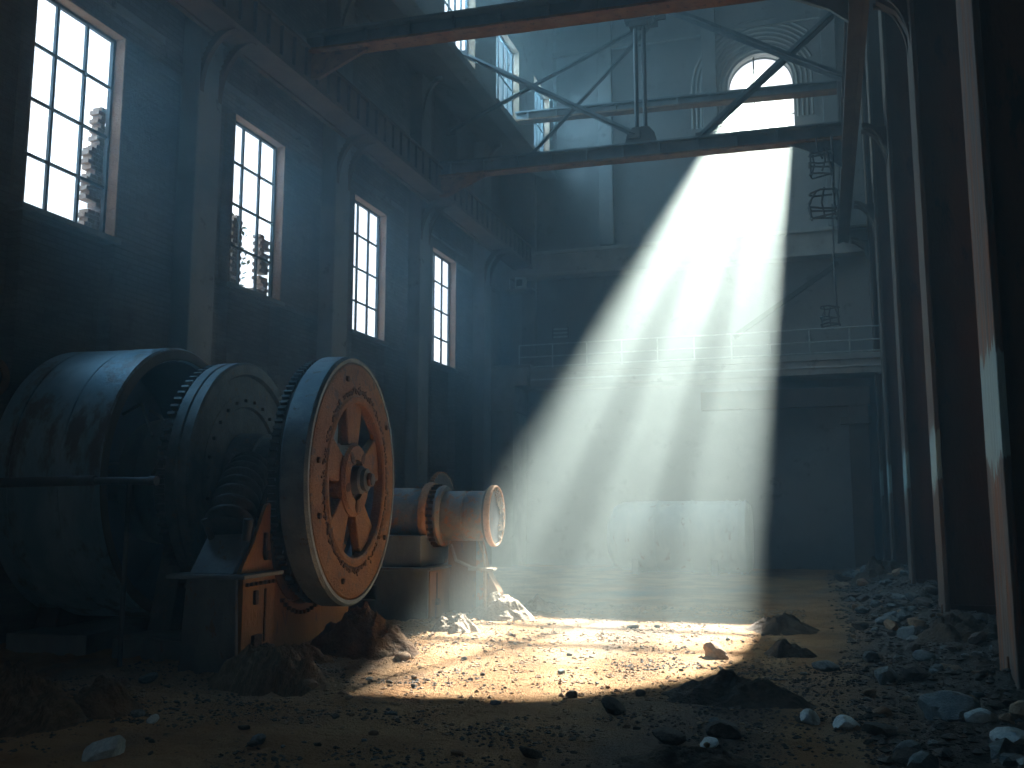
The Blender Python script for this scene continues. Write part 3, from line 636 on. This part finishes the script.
# ------------------------------------------------------------------ ground
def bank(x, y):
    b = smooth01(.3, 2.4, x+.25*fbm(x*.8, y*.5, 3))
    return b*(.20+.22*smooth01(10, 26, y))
def gz(x, y):
    near = 1.0
    h = .035*fbm(x*.7, y*.7, 0, 4)+.028*fbm(x*3.1, y*3.1, 5, 4)
    r = smooth01(-1, 1.5, x); h += r*.05*abs(fbm(x*2.6, y*2.6, 9, 5))
    lit = smooth01(-5.2, -6.6, x)*smooth01(9, 11, y)*smooth01(23, 20, y)
    h += lit*.06*(fbm(x*4.2, y*4.2, 2, 5)+.35)+.012*fbm(x*9, y*9, 6, 3)*(.5+lit)
    path = math.exp(-((x+2.6)/2.2)**2); h *= 1-.6*path
    return h+bank(x, y)*(1+.5*fbm(x*2.2, y*2.2, 4, 5))
NX, NY = 330, 430
ys = [-7+13*j/30 for j in range(30)]+[6*((39.2/6)**(j/(NY-31))) for j in range(NY-30)]
xs = [-13.1+17.4*i/(NX-1) for i in range(NX)]
gv = []; bk = []
for y in ys:
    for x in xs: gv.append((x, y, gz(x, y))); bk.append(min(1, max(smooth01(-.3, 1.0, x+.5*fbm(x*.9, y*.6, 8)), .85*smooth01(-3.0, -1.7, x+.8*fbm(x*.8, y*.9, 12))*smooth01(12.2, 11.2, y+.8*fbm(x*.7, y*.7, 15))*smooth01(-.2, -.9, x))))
gf = [(j*NX+i, j*NX+i+1, (j+1)*NX+i+1, (j+1)*NX+i) for j in range(NY-1) for i in range(NX-1)]
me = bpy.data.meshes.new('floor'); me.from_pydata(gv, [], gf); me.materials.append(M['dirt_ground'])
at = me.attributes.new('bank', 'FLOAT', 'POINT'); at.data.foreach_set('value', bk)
me.polygons.foreach_set('use_smooth', [True]*len(me.polygons))
go = bpy.data.objects.new('floor', me); COL.objects.link(go); struct(go)

# ------------------------------------------------------------------ rocks
def rock_mesh(seed, m, sub=3, flat=.65, planes=13):
    r = random.Random(seed); bm = bmesh.new(); bmesh.ops.create_icosphere(bm, subdivisions=sub, radius=1)
    pl = []
    for _ in range(planes):
        z = r.uniform(-1, 1); a = r.uniform(0, 2*PI); q = math.sqrt(1-z*z); pl.append((Vector((q*math.cos(a), q*math.sin(a), z)), r.uniform(.55, .95)))
    for v in bm.verts:
        d = v.co.normalized(); k = 1.15
        for nrm, dist in pl:
            t_ = nrm.dot(d)
            if t_ > .05: k = min(k, dist/t_)
        k *= 1+.05*fbm(d.x*3+seed, d.y*3, d.z*3, 4); v.co = d*k; v.co.z *= flat
    me = bpy.data.meshes.new('rock'); bm.to_mesh(me); bm.free(); me.materials.append(M[m])
    me.polygons.foreach_set('use_smooth', [True]*len(me.polygons)); me.set_sharp_from_angle(angle=math.radians(22)); return me
def put_rock(name, me, x, y, s, label=None, cat='rock', group=None, dz=0., rot=None):
    o = bpy.data.objects.new(name, me); COL.objects.link(o)
    sx, sy, sz = s if isinstance(s, tuple) else (s*R.uniform(.8,1.25), s*R.uniform(.8,1.25), s*R.uniform(.7,1.1))
    o.location = (x, y, gz(x, y)+sz*.38+dz); o.scale = (sx, sy, sz)
    o.rotation_euler = rot or (R.uniform(-.3,.3), R.uniform(-.3,.3), R.uniform(0, 6.28))
    if label: tag(o, label, cat, group)
    return o
def ray(px, py):
    a = (px-512)/F; b = -(py-384)/F; cp, sp, cy, sy = math.cos(PITCH), math.sin(PITCH), math.cos(YAW), math.sin(YAW)
    w_ = cp-b*sp; return Vector((a*cy-w_*sy, a*sy+w_*cy, sp+b*cp))
def onfloor(px, py):
    d = ray(px, py); t_ = -CH/d.z; return d.x*t_, d.y*t_
HERO = [
 (950,727,.30,'stone_grey','largest grey block of stone in the rubble at the lower right'),
 (981,734,.17,'stone_pale','pale flat stone leaning beside the largest block at lower right'),
 (1014,757,.17,'stone_pale','pale stone at the bottom right corner of the photo'),
 (886,686,.15,'stone_grey','grey angular stone at the foot of the rubble bank, mid right'),
 (893,637,.20,'stone_brown','rounded brown stone lying against the rubble, right of the path'),
 (908,644,.17,'stone_grey','upright grey slab leaning next to the rounded brown stone'),
 (826,669,.17,'stone_grey','lone dark-sided grey stone on the path right of the lit floor'),
 (847,729,.13,'stone_pale','pale stone on the path in the right foreground, the right one of two'),
 (810,724,.11,'stone_pale','pale stone on the path in the right foreground, the left one of two'),
 (708,746,.10,'stone_pale','small whitish stone at the bottom of the photo near the dark heap'),
 (668,744,.13,'stone_dark','dark flat stone at the bottom, left of the small whitish stone'),
 (727,736,.15,'stone_dark','black stone just below the dark soil heap'),
 (717,657,.19,'stone_brown','pointed brown clod at the right edge of the lit floor'),
 (530,757,.12,'stone_dark','dark oval stone in the shade below the lit floor'),
 (612,712,.16,'stone_dark','dark lump on the lower edge of the lit floor'),
 (572,697,.07,'stone_dark','small dark pebble in the middle of the lit floor, nearest one'),
 (639,696,.06,'stone_dark','tiny dark pebble near the lower right of the lit floor'),
 (102,756,.18,'stone_pale','pale blue flat stone in the lower left foreground'),
 (137,716,.08,'stone_grey','small grey stone right of the low brown heap at lower left'),
 (153,722,.07,'stone_pale','tiny whitish chip on the shaded floor at lower left'),
 (148,684,.11,'stone_grey','dull grey stone in front of the low slab at left'),
 (258,745,.09,'stone_grey','grey chip on the dirt, centre of the left foreground'),
 (326,662,.12,'stone_brown','pale brown stone between the two heaps under the flywheel'),
 (310,690,.12,'stone_brown','lit reddish stone at the end of the fibrous heap'),
 (385,652,.17,'stone_brown','brown boulder at the right side of the mound under the flywheel'),
 (925,668,.15,'stone_grey','flat grey slab high on the bank between the first two columns'),
 (955,655,.17,'stone_dark','dark broken slab lying between the first two columns'),
 (1000,668,.14,'stone_grey','grey stone beside the foot of the nearest column'),
 (858,560,.30,'stone_grey','dark slab of debris by the far right columns'),
 (632,629,.10,'stone_dark','dark clod on the upper part of the lit floor'),
 (657,628,.07,'stone_dark','small dark clod at the upper edge of the lit floor'),
 (402,660,.10,'stone_brown','lit brown stone between mound and lit floor'),
]
kinds = ['stone_grey','stone_pale','stone_dark','stone_brown']
meshes = {k: [rock_mesh(20+i*5+j, k, 3, .72, 8) for j in range(4)] for i, k in enumerate(kinds)}
for i, (px, py, s, m, lab) in enumerate(HERO):
    x, y = onfloor(px, py)
    if y > 37: x, y = 1.3, 33.5
    put_rock('rock', meshes[m][i % 4], x, y, s, lab)
small = {k: [rock_mesh(60+i*5+j, k, 2, .7, 9) for j in range(4)] for i, k in enumerate(kinds)}
for i in range(230):
    y = 8.5+27*R.random()**1.35; x = R.uniform(.35, 1.9) if R.random() < .55 else R.uniform(.9, 3.4)
    if x > 1.95 and any(a-.15 < y < b+.15 for a, b in ((12.35,13.55),(19.2,20.2),(26.1,27.1),(33,33.9))): continue
    k = R.choice(('stone_grey','stone_grey','stone_dark','stone_dark','stone_brown'))
    put_rock('rubble_stone', small[k][i % 4], x, y, (.045+.13*R.random()**2.2)*(1+.012*y), 'loose stone in the rubble bank along the feet of the right-hand columns', 'stone', 'rubble along the columns')
for i in range(95):
    px = R.uniform(60, 860); py = R.uniform(628, 765); x, y = onfloor(px, py)
    if x < -7.4 and y > 11: continue
    k = R.choice(('stone_dark','stone_dark','stone_brown','stone_grey'))
    put_rock('scattered_stone', small[k][i % 4], x, y, R.uniform(.02, .055), 'small loose stone scattered on the dirt floor', 'stone', 'stones scattered on the floor')
# rough little crumbs nobody could count
g = MB(); g2 = MB(); g3 = MB(); RR = random.Random(5)
for i in range(44000):
    if i >= 22000: y = 6+9*RR.random(); x = RR.uniform(-9.5, 1.); s = .008+.034*RR.random()**3
    elif i < 5200 or i >= 14000: y = 9+14*RR.random(); x = RR.uniform(-9.5, -.5); s = (.010+.045*RR.random()**3)*(.6+y*.03)
    elif i < 7600: y = 6+30*RR.random()**1.5; x = RR.uniform(0, 3); s = RR.uniform(.015, .05)*(.6+y*.03)
    elif i < 9000: y = 5.5+8*RR.random(); x = RR.uniform(-9, 1); s = RR.uniform(.008, .025)
    else: y = 8+27*RR.random()**1.4; x = .2+3.6*RR.random()**.8; s = .02+.075*RR.random()**2
    if i >= 22000 and fbm(x*.55, y*.8, 21, 4)+.35*smooth01(-2.6, -1., x)+.25*smooth01(-6.2, -7.6, x)-.3*smooth01(10, 11, y)*smooth01(-6.5, -5.5, x)*smooth01(-1, -2, x) < .12: continue
    if (i < 9000 or 22000 > i >= 14000) and fbm(x*.8, y*.8, 7, 3)+.12*smooth01(-3.5, -6, x) < .02 and RR.random() < .8: continue
    z = gz(x, y); a = RR.uniform(0, 6.28); c, d = math.cos(a)*s, math.sin(a)*s
    (g3 if i >= 22000 else g2 if 14000 > i >= 9000 or 5200 <= i < 7600 else g).add([(x+p*s*.8, y+q*s*.8, z+s*(.15+.12*(i_ % 2))) for i_, (p, q) in enumerate([(math.cos(a+k_*1.2566)*RR.uniform(.7, 1.3), math.sin(a+k_*1.2566)*RR.uniform(.7, 1.3)) for k_ in range(5)])]+
        [(x+s*RR.uniform(-.35, .1), y+s*RR.uniform(-.3, .3), z+s*RR.uniform(.45, .75)), (x+s*RR.uniform(.1, .45), y+s*RR.uniform(-.3, .3), z+s*RR.uniform(.35, .7)), (x, y, z-.4*s)],
        [(0,1,5),(1,2,5),(2,3,5),(5,3,6),(3,4,6),(4,0,6),(0,5,6),(1,0,7),(2,1,7),(3,2,7),(4,3,7),(0,4,7)])
tag(g.build('gravel', 'stone_brown'), 'fine crumbs of grit and gravel strewn over the dirt floor', 'gravel', kind='stuff')
tag(g3.build('soil_crumbs', 'stone_dark'), 'dark clods and crumbs of soil lying in patches over the foreground', 'soil', kind='stuff')
tag(g2.build('rubble_grit', 'stone_dark'), 'dark broken rubble grit covering the bank under the right-hand columns', 'rubble', kind='stuff')

# ------------------------------------------------------------------ heaps
def mound(px, py, rx, ry, h, m, label, seed, fibre=0, cat='heap', name='dirt_heap', pos=None, rough=.26, rz=0):
    x0, y0 = pos or onfloor(px, py); NR, NA = 34, 84; v = []; f = []; cr, sr = math.cos(rz), math.sin(rz)
    for j in range(NR+1):
        r_ = j/NR
        for i in range(NA):
            a = 2*PI*i/NA; ed = 1+.22*fbm(math.cos(a)*1.3+seed, math.sin(a)*1.3, seed)
            lx, ly = r_*rx*ed*math.cos(a), r_*ry*ed*math.sin(a)
            u = (1-r_*r_)**1.0*(1-.25*r_)
            s = 1+rough*1.5*fbm(lx*4.2+seed, ly*4.2, seed, 7)+rough*.9*(.5-noise.voronoi(Vector((lx*4.5+seed, ly*4.5, seed)))[0][0])+rough*.5*abs(fbm(lx*9+seed, ly*9, seed, 4))
            if fibre: s = 1+(s-1)*(.45+.55*min(1, r_*3)); s += .07*math.sin((a*18+fbm(lx*2, ly*2, seed)*9))*min(1, r_*2)*(1-r_)+.06*fbm(a*14, r_*3, seed, 3)
            s = max(.35, min(1.35, s))
            wx, wy = x0+lx*cr-ly*sr, y0+lx*sr+ly*cr
            v.append((lx*cr-ly*sr, lx*sr+ly*cr, gz(wx, wy)+u*h*s-.05*r_))
    for j in range(NR):
        for i in range(NA):
            k = (i+1) % NA; f.append((j*NA+i, (j+1)*NA+i, (j+1)*NA+k, j*NA+k))
    q = MB(); q.v = v; q.f = f
    me = bpy.data.meshes.new(name); me.from_pydata(v, [], f); me.materials.append(M[m]); me.polygons.foreach_set('use_smooth', [True]*len(me.polygons))
    o = bpy.data.objects.new(name, me); COL.objects.link(o); o.location = (x0, y0, 0); tag(o, label, cat); return o
mound(268,686,.85,.62,.50,'mound_fibre','fibrous brown heap against the front corner of the engine pier', 1, 1)
mound(352,650,.95,.75,.58,'mound_brown','rounded brown heap directly under the orange flywheel', 2, 0, pos=(-7.05, 13.9))
mound(10,722,.85,.7,.55,'mound_fibre','brown heap cut off by the left edge of the photo', 3, 1)
mound(100,712,.55,.4,.34,'mound_brown','low brown heap alone in the left foreground', 4)
mound(500,618,.75,.55,.46,'dust_pale','pale dusty heap with a crust in front of the pump', 5, 1)
mound(455,632,.5,.4,.30,'dust_pale','small pale heap left of the crusted one, before the pump', 6)
mound(540,610,.55,.4,.28,'mound_brown','low brown heap behind the crusted pale one', 7)
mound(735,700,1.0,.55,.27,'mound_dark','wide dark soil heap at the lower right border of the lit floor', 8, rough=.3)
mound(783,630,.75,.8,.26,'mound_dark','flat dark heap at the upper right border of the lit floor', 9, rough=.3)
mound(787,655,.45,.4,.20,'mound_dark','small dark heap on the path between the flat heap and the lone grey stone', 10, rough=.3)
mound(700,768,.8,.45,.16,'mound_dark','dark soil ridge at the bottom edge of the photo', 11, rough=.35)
mound(880,590,.9,1.4,.5,'mound_dark','dark bank of rubble heaped by the third and fourth columns', 12, pos=(1.35, 30.5), rough=.4)
mound(0,0,.8,.9,.30,'mound_dark','rubble heap between the first and second columns', 13, pos=(1.9, 16.8), rough=.4)
mound(0,0,.5,.6,.22,'mound_brown','clods piled between the fibrous heap and the rounded heap', 14, pos=(-7.35, 12.6), rough=.4)

# ------------------------------------------------------------------ outside the windows
def ruin(x, y, z, n, label, seed, w=.6, hgt=2.0):
    r = random.Random(seed); m = MB(); rows = int(hgt/.09)
    for j in range(rows):
        u = j/rows; wd = w*(.35+.65*abs(fbm(seed, u*4, 1, 3))+.5*(1-u))
        k = 0
        while k*.2 < wd:
            if r.random() > .08: m.box(x-.12, x+.1, y-k*.2-.19+(j % 2)*.08, y-k*.2+(j % 2)*.08, z+j*.09, z+j*.09+.082)
            k += 1
    m.box(x-.12, x+.1, y-w*.9, y, -.3, z); o = m.build('ruined_brickwork', 'ruin_brick'); return tag(o, label, 'brickwork')
ruin(WX-.5, 14.95, 7.35, 0, 'crumbling outer brickwork seen through the right panes of the nearest window', 3, .55, 2.9)
ruin(WX-.5, 19.5, 7.35, 0, 'jagged brickwork showing through the lower left of the second window', 8, .5, 2.1)
ruin(WX-.5, 20.75, 7.35, 0, 'jagged brickwork showing through the lower right of the second window', 12, .5, 1.9)
ruin(WX-.5, 25.1, 7.35, 0, 'broken brickwork up the left side of the third window', 17, .25, 3.8)
def shrub(x, y, z, s, label, seed):
    r = random.Random(seed); t = thing('creeper', label, 'plant', (x, y, z))
    m = MB(); m.tube([(0,0,-z-.1), (.05,.1,-2), (0,0,0), (.1,.1,s*.7)], .05, 6); m.build('stem', 'timber', t)
    m = MB()
    for i in range(420):
        p = Vector((r.gauss(0,.15*s), r.gauss(0,.38*s), r.gauss(.3*s,.5*s))); a = Vector((r.gauss(0,1), r.gauss(0,1), r.gauss(0,1))).normalized()*.09; b = a.orthogonal().normalized()*.045
        m.add([p-a, p+b, p+a, p-b], [(0,1,2,3)])
    m.build('foliage', 'leaf', t)
shrub(-14.2, 19.9, 8.6, 1.0, 'leafy creeper outside the second window', 1)
shrub(-14.2, 13.2, 7.3, .5, 'small creeper at the lower left of the nearest window', 2)
shrub(-14.2, 31.4, 8.1, .7, 'small creeper outside the fourth window', 4)

# ------------------------------------------------------------------ haze, light
hz = MB(); hz.box(WX+.0, RX-.0, -7, BY, -.2, TOP-.02)
me = bpy.data.meshes.new('haze'); me.from_pydata(hz.v, [], hz.f)
vm = bpy.data.materials.new('haze'); vm.use_nodes = True; nt = vm.node_tree; nt.nodes.clear()
o_ = ND(nt, 'ShaderNodeOutputMaterial'); vs = ND(nt, 'ShaderNodeVolumeScatter'); sock(vs, 'Color', (.82,.97,.96,1)); sock(vs, 'Density', .0125); sock(vs, 'Anisotropy', .38)
nt.links.new(vs.outputs[0], o_.inputs['Volume']); me.materials.append(vm)
ho = bpy.data.objects.new('haze', me); COL.objects.link(ho); tag(ho, 'dusty blue haze filling the whole hall', 'haze', kind='stuff')
S.cycles.volume_bounces = 0; S.cycles.max_bounces = 6; S.cycles.diffuse_bounces = 3; S.cycles.glossy_bounces = 2; S.cycles.transparent_max_bounces = 12
S.cycles.use_denoising = True; S.cycles.sample_clamp_indirect = 4; S.cycles.caustics_reflective = False; S.cycles.caustics_refractive = False

def light(name, kind, loc, aim, energy, col, **k):
    l = bpy.data.lights.new(name, kind); o = bpy.data.objects.new(name, l); COL.objects.link(o); o.location = loc
    o.rotation_euler = (Vector(aim)-Vector(loc)).to_track_quat('-Z', 'Y').to_euler(); l.energy = energy; l.color = col
    for a, b in k.items(): setattr(l, a, b)
    return o
light('sun_shaft', 'SPOT', (.13, 57, 34.1), (-1.9, 39, 19.4), 2500000, (.92, 1, .91), spot_size=math.radians(20), spot_blend=.15, shadow_soft_size=.15)
for i, (a, b) in enumerate(WINS):
    light('sky_fill', 'AREA', (WX-1.6, (a+b)/2, 10.6), (WX+3, (a+b)/2-1.0, 7.4), 215, (.20,.60,1), shape='RECTANGLE', size=2.4, size_y=3.6, spread=math.radians(100))
for i, (a, b) in enumerate(CLER):
    light('sky_fill', 'AREA', (CX-1.3, (a+b)/2, 19.4), (CX+3, (a+b)/2-1, 17.0), 850, (.36,.74,1), shape='RECTANGLE', size=2.6, size_y=3.0)
light('sky_fill', 'AREA', (-4.75, -8.2, 14.6), (-4, 10, 9), 45, (.45,.78,1), shape='RECTANGLE', size=2.5, size_y=3)  # added fill lamp behind the camera, brightens the fronts of the cross beams
light('rear_fill', 'AREA', (-6.5, -9, 1.8), (-5, 8, 1.2), 7, (.6,.82,1), shape='RECTANGLE', size=2, size_y=2.6)  # added lamp outside the made-up doorway, fills the dark foreground

wd = bpy.data.worlds.new('sky'); S.world = wd; wd.use_nodes = True
bg = wd.node_tree.nodes['Background']; bg.inputs[0].default_value = (.86,.94,1,1); bg.inputs[1].default_value = 2.2

S.view_settings.view_transform = 'Standard'; S.view_settings.look = 'None'; S.view_settings.exposure = 0; S.view_settings.gamma = 1; S.view_settings.use_curve_mapping = False
